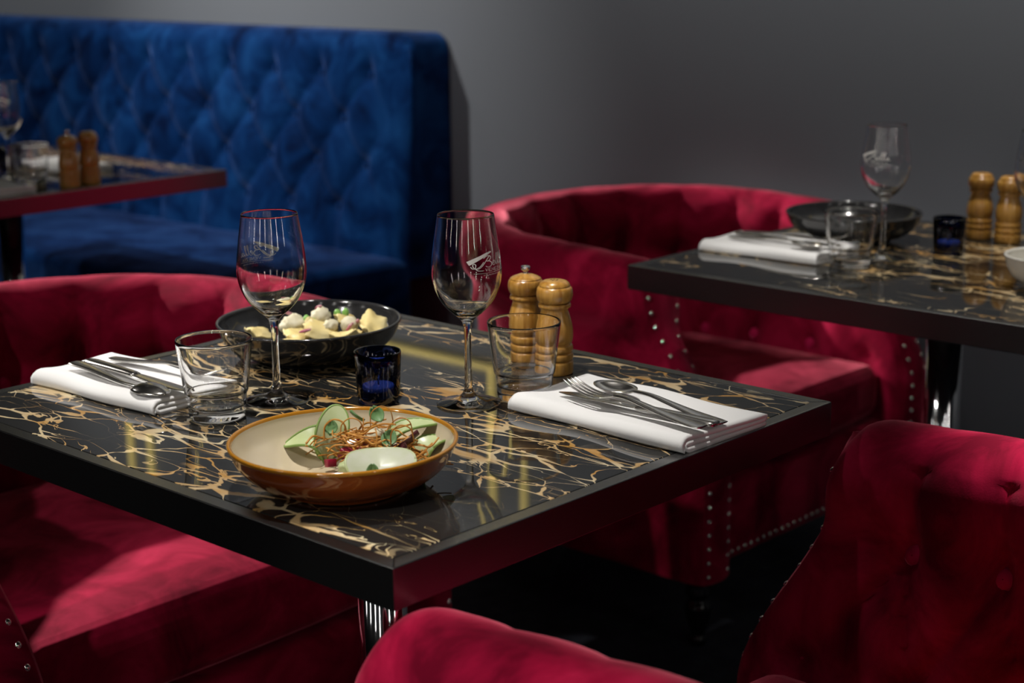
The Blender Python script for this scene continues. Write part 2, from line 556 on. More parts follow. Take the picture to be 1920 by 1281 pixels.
# ------------------------------------------------------------------ armchair
def make_armchair():
    root = empty('armchair', (0, 0, 0))
    HW, BB = 0.445, 0.35          # outer half width / depth behind the arm root
    CO = 0.085                    # centreline to outer roll
    hx, by = HW - CO, BB - CO
    da, dh, z0, rows = 0.135, 0.155, 0.42, 2
    # section (offset outwards, height): inner foot -> roll -> outer foot
    inner = [(-0.060, 0.14), (-0.062, 0.30), (-0.060, 0.38), (-0.052, 0.46), (-0.040, 0.53), (-0.030, 0.585)]
    rc, rz_, rr = 0.020, 0.648, 0.070
    arc = [(rc + rr * math.cos(R(t)) * 0.93, rz_ + rr * math.sin(R(t))) for t in (198, 172, 146, 120, 95, 70, 45, 20, -5, -30)]
    outer = [(0.050, 0.565), (0.044, 0.50), (0.042, 0.40), (0.042, 0.28), (0.042, 0.14)]
    sec = [(p[0], p[1]) for p in catmull([(a, b, 0) for a, b in inner + arc + outer], 6)]
    K = len(sec)
    nrm = []
    for k in range(K):
        a, b = sec[max(k - 1, 0)], sec[min(k + 1, K - 1)]
        d = Vector((b[0] - a[0], b[1] - a[1]))
        d.normalize()
        nrm.append((-d[1], d[0]))
    ktop = max(range(K), key=lambda k: sec[k][1])

    def yfront(z):
        return 0.34 + 0.11 * (1 - sstep(0.36, 0.63, z)) - 0.02 * sstep(0.62, 0.72, z)
    # path: t -> (function of z giving xy, normal, arc length from the middle of the back)
    NA, NB = 40, 120
    YR = 0.05                     # where the arms start to bend
    th = [PI * i / NB for i in range(NB + 1)]          # right side (0) round the back to left (pi)
    ell = [(hx * math.cos(t), YR - (by + YR) * math.sin(t)) for t in th]
    cum = [0.0]
    for i in range(NB):
        cum.append(cum[-1] + math.dist(ell[i], ell[i + 1]))
    half = cum[-1] / 2
    stations = []
    for i in range(NA):                                # right arm, front to root
        s = 1 - i / NA
        stations.append(('arm', 1, s, -(half + s * 0.35)))
    for i in range(NB + 1):
        n = Vector((math.cos(th[i]) / hx, -math.sin(th[i]) / (by + YR)))
        n.normalize()
        stations.append(('back', ell[i], n, cum[i] - half))
    for i in range(1, NA + 1):
        s = i / NA
        stations.append(('arm', -1, s, half + s * 0.35))

    def place(st, o, z):
        if st[0] == 'arm':
            return Vector((st[1] * (hx + o), YR + st[2] * (yfront(z) - YR), z))
        c, n = st[1], st[2]
        return Vector((c[0] + n[0] * o, c[1] + n[1] * o, z))
    verts, faces = [], []
    for st in stations:
        a = st[3]
        lift = 0.020 * (1 - min(1, (abs(a) / (half + 0.35)) ** 2))
        edge = 0.0
        if st[0] == 'arm' and st[2] > 0.86:
            edge = 1 - math.sqrt(max(0.0, 1 - ((st[2] - 0.86) / 0.14) ** 2))
        for k in range(K):
            o, z = sec[k]
            zz = z + (lift * sstep(0.4, 0.7, z))
            amp = 0.0
            if k <= ktop + 12:
                amp = 0.020 * sstep(0.30, 0.40, z) if k <= ktop else 0.020
                if k > ktop - 14:
                    amp *= 1 - 0.92 * sstep(ktop - 20, ktop - 2, k)
            if st[0] == 'arm':
                amp *= 1 - sstep(0.60, 0.88, st[2])
            h = z if k <= ktop else 2 * 0.71 - z
            d = amp * (tuft(a, h, da, dh, z0, rows) - 0.75)
            if k <= ktop:
                d -= 0.011 * dimple(a, h, da, dh, z0, rows, 0.020) * (1 - sstep(0.80, 0.95, st[2]) if st[0] == 'arm' else 1)
            no = nrm[k]
            oc, zc = 0.0, min(zz, 0.64)
            o2 = o + no[0] * d
            z2 = zz + no[1] * d
            if edge:
                o2 = oc + (o2 - oc) * (1 - 0.22 * edge)
                z2 = zc + (z2 - zc) * (1 - 0.22 * edge)
            verts.append(place(st, o2, z2))
    S = len(stations)
    for i in range(S - 1):
        for k in range(K - 1):
            faces.append((i * K + k, i * K + k + 1, (i + 1) * K + k + 1, (i + 1) * K + k))
    link('upholstered_shell', pymesh('upholstered_shell', verts, faces), RED, root)
    # arm fronts: strips between the inner and the outer line of the section
    for end, sx in ((0, 1), (S - 1, -1)):
        v, f = [], []
        nk = K // 2
        for k in range(nk + 1):
            A, B = verts[end * K + k], verts[end * K + K - 1 - k]
            for t in (0, 0.25, 0.5, 0.75, 1):
                p = A.lerp(B, t)
                p.y += 0.010 * math.sin(PI * t)
                v.append(p)
        for k in range(nk):
            for t in range(4):
                q = (k * 5 + t, k * 5 + t + 1, (k + 1) * 5 + t + 1, (k + 1) * 5 + t)
                f.append(q if sx < 0 else q[::-1])
        link('arm_front', pymesh('arm_front', v, f), RED, root)
    # cushion and rail
    def crown(p):
        q = p.copy()
        if p.z > 0.35:
            q.z += 0.016 * (1 - min(1, (p.x / 0.31) ** 2)) * (1 - min(1, ((p.y - 0.1) / 0.40) ** 2))
        if p.y > 0.3:
            q.y += 0.012 * (1 - (p.x / 0.31) ** 2)
        return q
    rbox('seat_cushion', (-0.305, -0.22, 0.295), (0.305, 0.395, 0.408), 0.036, RED, root, 4, crown, 5)
    rbox('seat_rail', (-0.30, -0.18, 0.135), (0.30, 0.405, 0.292), 0.012, RED, root, 2)
    # buttons
    bme = button_mesh('button', 0.0135)
    bme.materials.append(BTN)
    for p in bme.polygons:
        p.use_smooth = True
    tot = half + 0.31
    for j in range(rows):
        z = z0 + j * dh
        ph = (j % 2) * 0.5
        # nearest section index on the inside
        k = min(range(ktop), key=lambda q: abs(sec[q][1] - z))
        o = sec[k][0] + nrm[k][0] * -0.019
        n_ = int(tot / da) + 1
        for q in range(-n_, n_ + 1):
            a = (q + ph) * da
            if abs(a) > tot + (0.05 if j == 0 else -0.02):
                continue
            st = min(stations, key=lambda s_: abs(s_[3] - a))
            pos = place(st, o, z)
            n2 = Vector((st[1], 0)) if st[0] == 'arm' else st[2]
            b = bpy.data.objects.new('button', bme)
            COL.objects.link(b)
            b.parent = root
            b.location = pos
            b.rotation_euler = Vector((-n2[0], -n2[1], 0.22)).to_track_quat('Z', 'Y').to_euler()
    # nailheads
    nme = lathe_mesh('nailhead', [(0.0003, 0.0030), (0.0028, 0.0024), (0.0048, 0.0006), (0.0050, -0.001)], 8)
    nme.materials.append(NAIL)
    for p in nme.polygons:
        p.use_smooth = True

    def nail(pos, dirn):
        b = bpy.data.objects.new('nailhead', nme)
        COL.objects.link(b)
        b.parent = root
        b.location = pos
        b.rotation_euler = Vector(dirn).to_track_quat('Z', 'X').to_euler()
    for sx in (1, -1):
        z = 0.155
        while z < 0.66:
            kk = min(range(ktop), key=lambda q: abs(sec[q][1] - z))
            ko = min(range(ktop, K), key=lambda q: abs(sec[q][1] - z))
            xi, xo = hx + sec[kk][0] * 0.78 + 0.013, hx + sec[ko][0] * 0.78 - 0.010
            y = yfront(z) + 0.0045
            sl = (yfront(z - 0.01) - yfront(z + 0.01)) / 0.02
            nail((sx * xi, y, z), (0, 1, sl))
            nail((sx * xo, y, z), (0, 1, sl))
            z += 0.0265
    x = -0.285
    while x < 0.286:
        nail((x, 0.4055, 0.152), (0, 1, 0))
        x += 0.0211
    # turned legs
    lp = sprof([(0.014, 0.0), (0.017, 0.012), (0.013, 0.022), (0.020, 0.045), (0.025, 0.075), (0.017, 0.092), (0.024, 0.102), (0.022, 0.118), (0.026, 0.136)], 4)
    lme = lathe_mesh('leg', lp, 20, True, True)
    lme.materials.append(BLACKLEG)
    for p in lme.polygons:
        p.use_smooth = True
    for (x, y) in ((0.345, 0.405), (-0.345, 0.405), (0.25, -0.20), (-0.25, -0.20)):
        b = bpy.data.objects.new('leg', lme)
        COL.objects.link(b)
        b.parent = root
        b.location = (x, y, 0)
    return root


chair = make_armchair()
chair.location = (0.385, -0.328, 0)
tag(chair, 'crimson velvet tufted armchair nearest the camera, its buttoned inside facing the front table', 'armchair', 'crimson velvet armchairs')
c2 = copy_tree(chair)
c2.location = (0.385, 1.160, 0)
c2.rotation_euler = (0, 0, PI)
c2['label'] = 'crimson velvet armchair behind the left side of the front table, before the blue banquette'
c3 = copy_tree(chair)
c3.location = (1.765, 1.115, 0)
c3.rotation_euler = (0, 0, PI)
c3['label'] = 'crimson velvet armchair tucked up to the table by the grey wall'


# ------------------------------------------------------------------ banquette
def make_banquette():
    root = empty('banquette', (2.03, 3.6, 0), 'long royal blue velvet banquette with deep buttoned back along the wall', 'bench')
    Y0, Y1 = 2.15, 5.4
    uf, ub = 2.045, 2.243
    cr = 0.06
    path = []   # (x, y, nx, ny, a, flat)
    NV = 330
    for i in range(NV + 1):
        y = Y1 + (Y0 + cr - Y1) * i / NV
        path.append((uf, y, -1.0, 0.0, y))
    for i in range(1, 9):
        t = R(90 * i / 8)
        path.append((uf + cr - cr * math.cos(t), Y0 + cr - cr * math.sin(t), -math.cos(t), -math.sin(t), Y0 + cr - cr * t))
    for i in range(1, 7):
        x = uf + cr + (ub - uf - cr) * i / 6
        path.append((x, Y0, 0.0, -1.0, Y0))
    sec = [(0.0, 0.40 + (0.99 - 0.40) * k / 62) for k in range(63)] + [(-0.05 * (1 - math.cos(R(t))), 0.99 + 0.05 * math.sin(R(t))) for t in (15, 30, 45, 60, 75, 90)]
    K = len(sec)
    da, dh, h0, rows = 0.20, 0.12, 0.57, 4
    v, f = [], []
    for (x, y, nx, ny, a) in path:
        for k, (o, z) in enumerate(sec):
            amp = 0.022 * (-nx) * sstep(Y0 + 0.07, Y0 + 0.17, y) * (1 - 0.9 * sstep(0.955, 1.02, z))
            aa = a - 2.33
            d = amp * (tuft(aa - 0.1 * 1, z, da, dh, h0, rows) - 0.8) - 0.016 * (amp / 0.022) * dimple(aa - 0.1, z, da, dh, h0, rows, 0.024)
            lean = 0.075 * (z - 0.45) / 0.6 * (-nx)
            v.append((x + nx * (o + d) + lean, y + ny * (o + d), z))
    n = len(path)
    for i in range(n - 1):
        for k in range(K - 1):
            f.append((i * K + k, (i + 1) * K + k, (i + 1) * K + k + 1, i * K + k + 1))
    top = [i * K + K - 1 for i in range(n)]
    v.append((ub, Y1, 1.04))
    f.append(tuple(top + [len(v) - 1]))
    v.append((ub, Y1, 0.40))
    for i in range(len(v)):
        v[i] = (v[i][0] - 2.03, v[i][1] - 3.6, v[i][2])
    link('tufted_back', pymesh('tufted_back', v, f), BLUE, root)
    bme = button_mesh('button', 0.0135)
    bme.materials.append(BLUE)
    for p in bme.polygons:
        p.use_smooth = True
    for j in range(rows):
        z = h0 + j * dh
        q = 0
        while True:
            y = 2.33 + 0.1 + ((j % 2) * 0.5 - 1 + q) * da
            q += 1
            if y > Y1 - 0.1:
                break
            if y < Y0 + 0.15:
                continue
            b = bpy.data.objects.new('button', bme)
            COL.objects.link(b)
            b.parent = root
            b.location = (uf + 0.075 * (z - 0.45) / 0.6 + 0.028 - 2.03, y - 3.6, z)
            b.rotation_euler = (0, -PI / 2, 0)

    def crown(p):
        q = p.copy()
        if p.z > 0.43:
            q.z += 0.012 * math.sin(PI * min(max((p.x + 0.53) / 0.60, 0), 1))
        return q
    rbox('seat', (1.50 - 2.03, Y0 - 3.6, 0.20), (2.10 - 2.03, Y1 - 3.6, 0.455), 0.035, BLUE, root, 4, crown, 3)
    rbox('plinth', (1.56 - 2.03, Y0 + 0.04 - 3.6, 0.0), (ub - 2.03, Y1 - 3.6, 0.20), 0.004, GAP, root, 1)
    return root


make_banquette()


# ------------------------------------------------------------------ tables
TL, TW, TT = 0.70, 0.795, 0.041


def make_table():
    root = empty('dining_table', (0, 0, 0))
    e = 0.017
    hx, hy = TL / 2, TW / 2
    rbox('marble_top', (-hx + e + 0.0015, -hy + e + 0.0015, 0.75 - 0.022), (hx - e - 0.0015, hy - e - 0.0015, 0.7496), 0.0006, MARBLE, root, 1)
    rbox('underframe', (-hx + e, -hy + e, 0.75 - TT + 0.004), (hx - e, hy - e, 0.75 - 0.023), 0, GAP, root, 1)
    z0, z1 = 0.75 - TT, 0.75

    def rail(p):          # mitred steel edge
        bm = bmesh.new()
        vs_ = [bm.verts.new((x, y, z)) for z in (z0, z1) for (x, y) in p]
        n = len(p)
        bm.faces.new(vs_[:n][::-1])
        bm.faces.new(vs_[n:])
        for i in range(n):
            j = (i + 1) % n
            bm.faces.new((vs_[i], vs_[j], vs_[n + j], vs_[n + i]))
        bmesh.ops.recalc_face_normals(bm, faces=list(bm.faces))
        bmesh.ops.bevel(bm, geom=list(bm.edges), offset=0.0012, segments=2, profile=0.5, affect='EDGES')
        me = bpy.data.meshes.new('edge_rail')
        bm.to_mesh(me)
        bm.free()
        link('edge_rail', me, STEEL, root, smooth=False)
    o4 = [(-hx, -hy), (hx, -hy), (hx, hy), (-hx, hy)]
    i4 = [(-hx + e, -hy + e), (hx - e, -hy + e), (hx - e, hy - e), (-hx + e, hy - e)]
    for k in range(4):
        j = (k + 1) % 4
        rail([o4[k], o4[j], i4[j], i4[k]])
    link('column', lathe_mesh('column', [(0.030, 0.02), (0.030, 0.70)], 32, True, True), CHROME, root)
    link('spider_plate', lathe_mesh('spider_plate', sprof([(0.14, 0.700), (0.14, 0.706), (0.139, 0.7125)], 2), 32, True, True), GAP, root)
    link('base_disc', lathe_mesh('base_disc', [(0.22, 0.0), (0.22, 0.008), (0.215, 0.012), (0.06, 0.022), (0.032, 0.03)], 48, True, True), CHROME, root)
    return root


T1 = make_table()
T1.location = (0.35, 0.3977, 0)
tag(T1, 'square black and gold marble table in front with steel edge and both food bowls', 'table', 'marble dining tables')
T2 = copy_tree(T1)
T2.location = (1.20 + 0.35, 0.706 - 0.3977, 0)
T2['label'] = 'black marble table at the right, by the grey wall'
T3 = copy_tree(T1)
T3.location = (1.525 - 0.35, 2.19 + 0.3977, 0)
T3['label'] = 'dark marble table at far left in front of the blue banquette'
TZ = 0.7497

# ------------------------------------------------------------------ wine glass with print
OUT = [(0.0365, 0.0004), (0.0372, 0.0014), (0.0362, 0.0024), (0.026, 0.0052), (0.014, 0.0085), (0.0075, 0.0130), (0.0050, 0.022), (0.0042, 0.045), (0.0040, 0.070), (0.0044, 0.088), (0.0062, 0.098),
       (0.0105, 0.1035), (0.020, 0.1115), (0.0300, 0.123), (0.0372, 0.138), (0.0402, 0.153), (0.0398, 0.170), (0.0375, 0.190), (0.0345, 0.210), (0.0325, 0.2232)]


def rad_at(z):
    for (a, b) in zip(OUTS[:-1], OUTS[1:]):
        if a[1] <= z <= b[1] and z > 0.1:
            t = (z - a[1]) / max(b[1] - a[1], 1e-9)
            return a[0] + (b[0] - a[0]) * t
    return 0.0402


OUTS = sprof(OUT, 5)
BRUSH = [(0.0, 0.30), (0.02, 0.24), (0.06, 0.20), (0.20, 0.27), (0.34, 0.345), (0.48, 0.42), (0.64, 0.50), (0.56, 0.515), (0.45, 0.48), (0.30, 0.42), (0.15, 0.36)]
STROKES = [
    ([(0.56, 0.41), (0.50, 0.34), (0.42, 0.24), (0.34, 0.15), (0.25, 0.10), (0.17, 0.13), (0.14, 0.20), (0.17, 0.24), (0.21, 0.20), (0.20, 0.12), (0.26, 0.06), (0.38, 0.05)], 0.010),
    ([(0.40, 0.36), (0.48, 0.41), (0.57, 0.41), (0.60, 0.36), (0.55, 0.30), (0.48, 0.285), (0.57, 0.275), (0.62, 0.22), (0.59, 0.15), (0.51, 0.13), (0.45, 0.16)], 0.011),
    ([(0.09, 0.17), (0.14, 0.115), (0.24, 0.12), (0.33, 0.18), (0.40, 0.27)], 0.009),
    ([(0.64, 0.19), (0.70, 0.23), (0.715, 0.27), (0.68, 0.28), (0.65, 0.22), (0.66, 0.17), (0.70, 0.16), (0.74, 0.20)], 0.009),
    ([(0.74, 0.20), (0.82, 0.36), (0.84, 0.44), (0.81, 0.43), (0.77, 0.25), (0.775, 0.18), (0.80, 0.17), (0.83, 0.21)], 0.009),
    ([(0.83, 0.21), (0.91, 0.36), (0.93, 0.44), (0.90, 0.43), (0.86, 0.25), (0.865, 0.18), (0.89, 0.17), (0.92, 0.21)], 0.009),
    ([(1.01, 0.26), (0.97, 0.265), (0.935, 0.21), (0.955, 0.165), (0.99, 0.20), (1.02, 0.265), (1.01, 0.19), (1.03, 0.165), (1.07, 0.20)], 0.009),
]
CAPS = {'V': [[(0, 1), (0.5, 0), (1, 1)]], 'E': [[(1, 1), (0, 1), (0, 0), (1, 0)], [(0, 0.5), (0.8, 0.5)]], 'N': [[(0, 0), (0, 1), (1, 0), (1, 1)]],
        'Z': [[(0, 1), (1, 1), (0, 0), (1, 0)]], 'I': [[(0.5, 0), (0.5, 1)]], 'A': [[(0, 0), (0.5, 1), (1, 0)], [(0.2, 0.35), (0.8, 0.35)]]}


def make_print():
    U = 0.052
    v, f = [], []

    def mapped(x, y):
        z = 0.1625 + y * U * 0.85
        r = rad_at(z) + 0.00025
        a = x * U / 0.0402
        return Vector((r * math.cos(a), r * math.sin(a), z))

    def ribbon(pts, w, smooth=True):
        P_ = catmull([(a, b, 0) for a, b in pts], 6) if smooth else None
        if P_ is None:
            P_ = []
            for a, b in zip(pts[:-1], pts[1:]):
                for k in range(4):
                    P_.append(Vector((a[0] + (b[0] - a[0]) * k / 4, a[1] + (b[1] - a[1]) * k / 4, 0)))
            P_.append(Vector((*pts[-1], 0)))
        base = len(v)
        n = len(P_)
        for i, p in enumerate(P_):
            d = (P_[min(i + 1, n - 1)] - P_[max(i - 1, 0)])
            d.normalize()
            t = Vector((-d.y, d.x, 0)) * w * 0.5
            if smooth:
                t *= 0.75 + 0.6 * abs(d.y)
            v.append(mapped(p.x + t.x, p.y + t.y))
            v.append(mapped(p.x - t.x, p.y - t.y))
        for i in range(n - 1):
            b = base + 2 * i
            f.append((b, b + 1, b + 3, b + 2))
    for pts, w in STROKES:
        ribbon(pts, w * 1.7)
    lo = [(0.06, 0.20), (0.20, 0.275), (0.34, 0.35), (0.48, 0.425), (0.64, 0.505)]
    hi = [(0.0, 0.30), (0.15, 0.365), (0.30, 0.425), (0.45, 0.485), (0.60, 0.525)]
    L_, H_ = catmull([(a, b, 0) for a, b in lo], 5), catmull([(a, b, 0) for a, b in hi], 5)
    base = len(v)
    for a, b in zip(L_, H_):
        for t in (0, 0.5, 1):
            q = a.lerp(b, t)
            v.append(mapped(q.x, q.y))
    for i in range(len(L_) - 1):
        for t in range(2):
            q = base + 3 * i + t
            f.append((q, q + 3, q + 4, q + 1))
    x = 0.44
    for ch in 'VENEZIA':
        wd = 0.028 if ch == 'I' else 0.058
        for s in CAPS[ch]:
            ribbon([(x + a * wd, 0.025 + b * 0.075) for a, b in s], 0.011, False)
        x += wd + 0.028
    ribbon([(0.16, -0.015), (0.45, -0.02), (0.75, -0.01), (1.05, 0.005)], 0.009)
    for i in range(13):       # the row of small lettering, too fine to read
        xx = 0.40 + i * 0.045
        ribbon([(xx, -0.085), (xx, -0.055)], 0.010, False)
        if i % 2:
            ribbon([(xx, -0.057), (xx + 0.02, -0.057)], 0.008, False)
    return pymesh('printed_logo', v, f)


def make_wine_glass():
    root = empty('wine_glass', (0, 0, 0))
    i_foot = next(i for i, p in enumerate(OUTS) if p[1] > 0.0125)
    i_stem = next(i for i, p in enumerate(OUTS) if p[1] > 0.0975)
    inn = sprof([(0.0002, 0.1085), (0.008, 0.1095), (0.020, 0.1155), (0.0290, 0.1255), (0.0360, 0.1395), (0.0389, 0.1535), (0.0386, 0.170), (0.0364, 0.190), (0.0335, 0.210), (0.0317, 0.2232)], 5)
    foot = [(0.0004, 0.0003), (0.02, 0.0003), (0.034, 0.0003)] + OUTS[:i_foot + 1]
    link('foot', lathe_mesh('foot', foot, 56, cap0=True), GLASS, root)
    link('stem', lathe_mesh('stem', OUTS[i_foot:i_stem + 1], 56), GLASS, root)
    bowl = OUTS[i_stem:] + [(0.0321, 0.2240)] + inn[::-1]
    link('bowl', lathe_mesh('bowl', bowl, 72, cap1=True), GLASS, root)
    link('printed_logo', make_print(), PRINT, root, smooth=False)
    return root


WG = make_wine_glass()
first = {'wg': True}


def place(proto, key, loc, rz, label, cat, group=None, name=None):
    if first.get(key, True):
        o = proto
        first[key] = False
    else:
        o = copy_tree(proto)
    o.location = loc
    o.rotation_euler = (0, 0, rz)
    tag(o, label, cat, group)
    return o


G_W = 'stemmed wine glasses'
place(WG, 'wg', (0.419, 0.315, TZ), R(224), 'empty wine glass by the wooden mills, white script print reading the right way', 'wine glass', G_W)
place(WG, 'wg', (0.281, 0.495, TZ), R(36), 'empty wine glass before the black pasta bowl, its script print seen reversed', 'wine glass', G_W)
place(WG, 'wg', (1.515, 0.413, TZ), R(140), 'whole wine glass standing beside the tumbler on the right table', 'wine glass', G_W)
place(WG, 'wg', (1.590, 0.178, TZ), R(20), 'wine glass cut off by the right edge of the picture', 'wine glass', G_W)
place(WG, 'wg', (1.104, 2.450, TZ), R(40), 'wine glass on the far left table', 'wine glass', G_W)


# ------------------------------------------------------------------ tumblers
def make_tumbler():
    root = empty('tumbler', (0, 0, 0))
    wall = sprof([(0.0345, 0.0300), (0.0362, 0.0315), (0.0385, 0.050), (0.0412, 0.072), (0.0434, 0.0905)], 4) + [(0.0430, 0.0920), (0.0420, 0.0920), (0.0415, 0.0905)]
    inner = sprof([(0.0415, 0.0905), (0.0391, 0.072), (0.0364, 0.050), (0.0340, 0.0330), (0.0318, 0.0300), (0.0312, 0.020), (0.0290, 0.0145), (0.016, 0.0125), (0.0004, 0.0120)], 4)
    link('wall', lathe_mesh('wall', wall + inner[1:], 64, cap1=True), GLASS, root)
    base = sprof([(0.0004, 0.0012), (0.020, 0.0010), (0.0290, 0.0003), (0.0312, 0.0010), (0.0322, 0.0040), (0.0330, 0.0150), (0.0345, 0.0300)], 4)
    link('base', lathe_mesh('base', base, 64, cap0=True), GLASS, root)
    return root


TM = make_tumbler()
G_T = 'water tumblers'
place(TM, 'tm', (0.194, 0.496, TZ), 0, 'clear tumbler next to the left napkin on the front table', 'glass', G_T)
place(TM, 'tm', (0.485, 0.287, TZ), 0, 'clear tumbler in front of the wooden mills on the front table', 'glass', G_T)
place(TM, 'tm', (1.424, 0.420, TZ), 0, 'clear tumbler on the right table beside a napkin', 'glass', G_T)
place(TM, 'tm', (1.090, 2.335, TZ), 0, 'clear tumbler on the far left table beside two mills', 'glass', G_T)


# ------------------------------------------------------------------ candle holders
def make_candle():
    root = empty('candle_holder', (0, 0, 0))
    pr = [(0.0004, 0.0005), (0.0225, 0.0005), (0.0240, 0.0020), (0.0250, 0.010), (0.0265, 0.035), (0.0277, 0.0605), (0.0271, 0.0620), (0.0258, 0.0610), (0.0246, 0.036), (0.0232, 0.010), (0.0215, 0.0060), (0.0004, 0.0060)]
    link('glass_cup', lathe_mesh('glass_cup', pr, 56, True, True), NAVYGLASS, root)
    cd = link('tealight', lathe_mesh('tealight', [(0.0190, 0.0066), (0.0190, 0.020), (0.0180, 0.0212), (0.010, 0.0208), (0.0010, 0.0204)], 40, True, True), WAX, root)
    v, f = tube_data([Vector((0, 0, 0.0195)), Vector((0.0004, 0, 0.025)), Vector((0.0012, 0.0004, 0.031))], 0.0009, 6)
    link('wick', pymesh('wick', v, f), WICK, cd)
    return root


CD = make_candle()
G_C = 'dark glass candle holders'
place(CD, 'cd', (0.357, 0.402, TZ), 0, 'navy black glass candle holder in the middle of the front table', 'candle holder', G_C)
place(CD, 'cd', (1.628, 0.352, TZ), 0, 'black glass candle holder on the right table', 'candle holder', G_C)
place(CD, 'cd', (1.175, 2.570, TZ), 0, 'dark candle holder at the left picture edge on the far left table', 'candle holder', G_C)


# ------------------------------------------------------------------ mills
def make_mill(pepper):
    root = empty('pepper_mill' if pepper else 'salt_shaker', (0, 0, 0))
    body = sprof([(0.0195, 0.0003), (0.0215, 0.0018), (0.0218, 0.0120), (0.0210, 0.0150), (0.0185, 0.0160), (0.0212, 0.0172), (0.0217, 0.0205), (0.0212, 0.0238), (0.0188, 0.0250), (0.0210, 0.0262), (0.0215, 0.0295), (0.0208, 0.0330),
                  (0.0186, 0.0342), (0.0206, 0.0370), (0.0216, 0.0450), (0.0205, 0.0560), (0.0178, 0.0660), (0.0158, 0.0720), (0.0156, 0.0750)], 4)
    link('body', lathe_mesh('body', body, 40, True, True), WOOD, root)
    ring = sprof([(0.0158, 0.0752), (0.0186, 0.0760), (0.0192, 0.0782), (0.0184, 0.0804), (0.0160, 0.0810)], 4)
    link('collar', lathe_mesh('collar', ring, 40, True, True), WOOD, root)
    if pepper:
        head = sprof([(0.0160, 0.0812), (0.0192, 0.0835), (0.0212, 0.0900), (0.0205, 0.0965), (0.0185, 0.0990), (0.0186, 0.0998), (0.0150, 0.1020), (0.0080, 0.1045), (0.0040, 0.1055)], 4)
        link('head', lathe_mesh('head', head, 40, True, True), WOOD, root)
        knob = sprof([(0.0032, 0.1052), (0.0030, 0.1080), (0.0052, 0.1095), (0.0056, 0.1120), (0.0050, 0.1138), (0.0010, 0.1145)], 4)
        link('finial', lathe_mesh('finial', knob, 24, True, True), CHROME, root)
    else:
        head = sprof([(0.0160, 0.0812), (0.0195, 0.0835), (0.0214, 0.0900), (0.0205, 0.0970), (0.0180, 0.0996), (0.0182, 0.1004), (0.0165, 0.1035), (0.0120, 0.1060), (0.0008, 0.1066)], 4)
        h = link('head', lathe_mesh('head', head, 40, True, True), WOOD, root)
        for k in range(5):
            a = 2 * PI * k / 5
            b = link('pouring_hole', lathe_mesh('pouring_hole', [(0.0009, 0.1062), (0.0009, 0.1068)], 8, True, True), GAP, h)
            b.location = (0.004 * math.cos(a), 0.004 * math.sin(a), 0)
    return root


PM, SM = make_mill(True), make_mill(False)
G_M = 'wooden salt and pepper mills'
PM.scale = SM.scale = (1.06, 1.06, 1.11)
place(PM, 'pm', (0.605, 0.393, TZ), 0.6, 'wooden pepper mill with metal finial on the front table', 'pepper mill', G_M)
place(SM, 'sm', (0.592, 0.333, TZ), 2.1, 'round-topped wooden salt shaker on the front table', 'salt shaker', G_M)
place(SM, 'sm', (1.792, 0.381, TZ), 4.0, 'left one of the two wooden shakers on the right table', 'salt shaker', G_M)
place(SM, 'sm', (1.784, 0.322, TZ), 1.0, 'right one of the two wooden shakers on the right table', 'salt shaker', G_M)
place(PM, 'pm', (1.122, 2.232, TZ), 2.6, 'wooden pepper mill with finial on the far left table', 'pepper mill', G_M)
place(SM, 'sm', (1.184, 2.245, TZ), 5.0, 'flat-topped wooden salt shaker on the far left table', 'salt shaker', G_M)


# ------------------------------------------------------------------ bowls
def make_bowl(name, rr, hh, ext, rim, inn, foot=0.55):
    root = empty(name, (0, 0, 0))
    t = 0.0045
    eo = sprof([(rr * foot - 0.006, 0.0022), (rr * foot - 0.003, 0.0004), (rr * foot, 0.0010), (rr * (foot + 0.03), 0.0050), (rr * 0.78, hh * 0.27), (rr * 0.92, hh * 0.56), (rr * 0.985, hh * 0.86), (rr, hh - 0.0040)], 6)
    link('outside', lathe_mesh('outside', eo, 80, True), ext, root)
    rm = [(rr, hh - 0.0040), (rr + 0.0006, hh - 0.002), (rr, hh - 0.0006), (rr - 0.0015, hh), (rr - t * 0.75, hh - 0.0008), (rr - t, hh - 0.003)]
    link('rim', lathe_mesh('rim', sprof(rm, 3), 80), rim, root)
    ii = sprof([(rr - t, hh - 0.003), (rr * 0.985 - t, hh * 0.82), (rr * 0.92 - t, hh * 0.56), (rr * 0.78 - t, hh * 0.32), (rr * 0.62, hh * 0.19), (rr * 0.4, hh * 0.155), (0.0008, hh * 0.15)], 6)
    link('inside', lathe_mesh('inside', ii, 80, cap1=True), inn, root)
    return root


b1 = make_bowl('serving_bowl', 0.1135, 0.050, GLAZE_BROWN, GLAZE_RIM, GLAZE_CREAM)
b1.location = (0.123, 0.200, TZ)
tag(b1, 'brown glazed bowl with cream inside and amber rim, holding the salad', 'bowl')
b2 = make_bowl('serving_bowl', 0.119, 0.052, GLAZE_BLACK, GLAZE_BLACK, GLAZE_BLACK)
b2.location = (0.445, 0.627, TZ)
tag(b2, 'glossy black bowl holding pasta on the front table', 'bowl', 'black serving bowls')
b3 = copy_tree(b2)
b3.location = (1.640, 0.545, TZ)
b3['label'] = 'glossy black bowl on the right table, seen behind the tumbler'
b4 = make_bowl('serving_bowl', 0.072, 0.050, GLAZE_WHITE, GLAZE_WHITE, GLAZE_WHITE)
b4.location = (1.478, 0.097, TZ)
tag(b4, 'small white bowl cut off by the right edge of the picture', 'bowl')


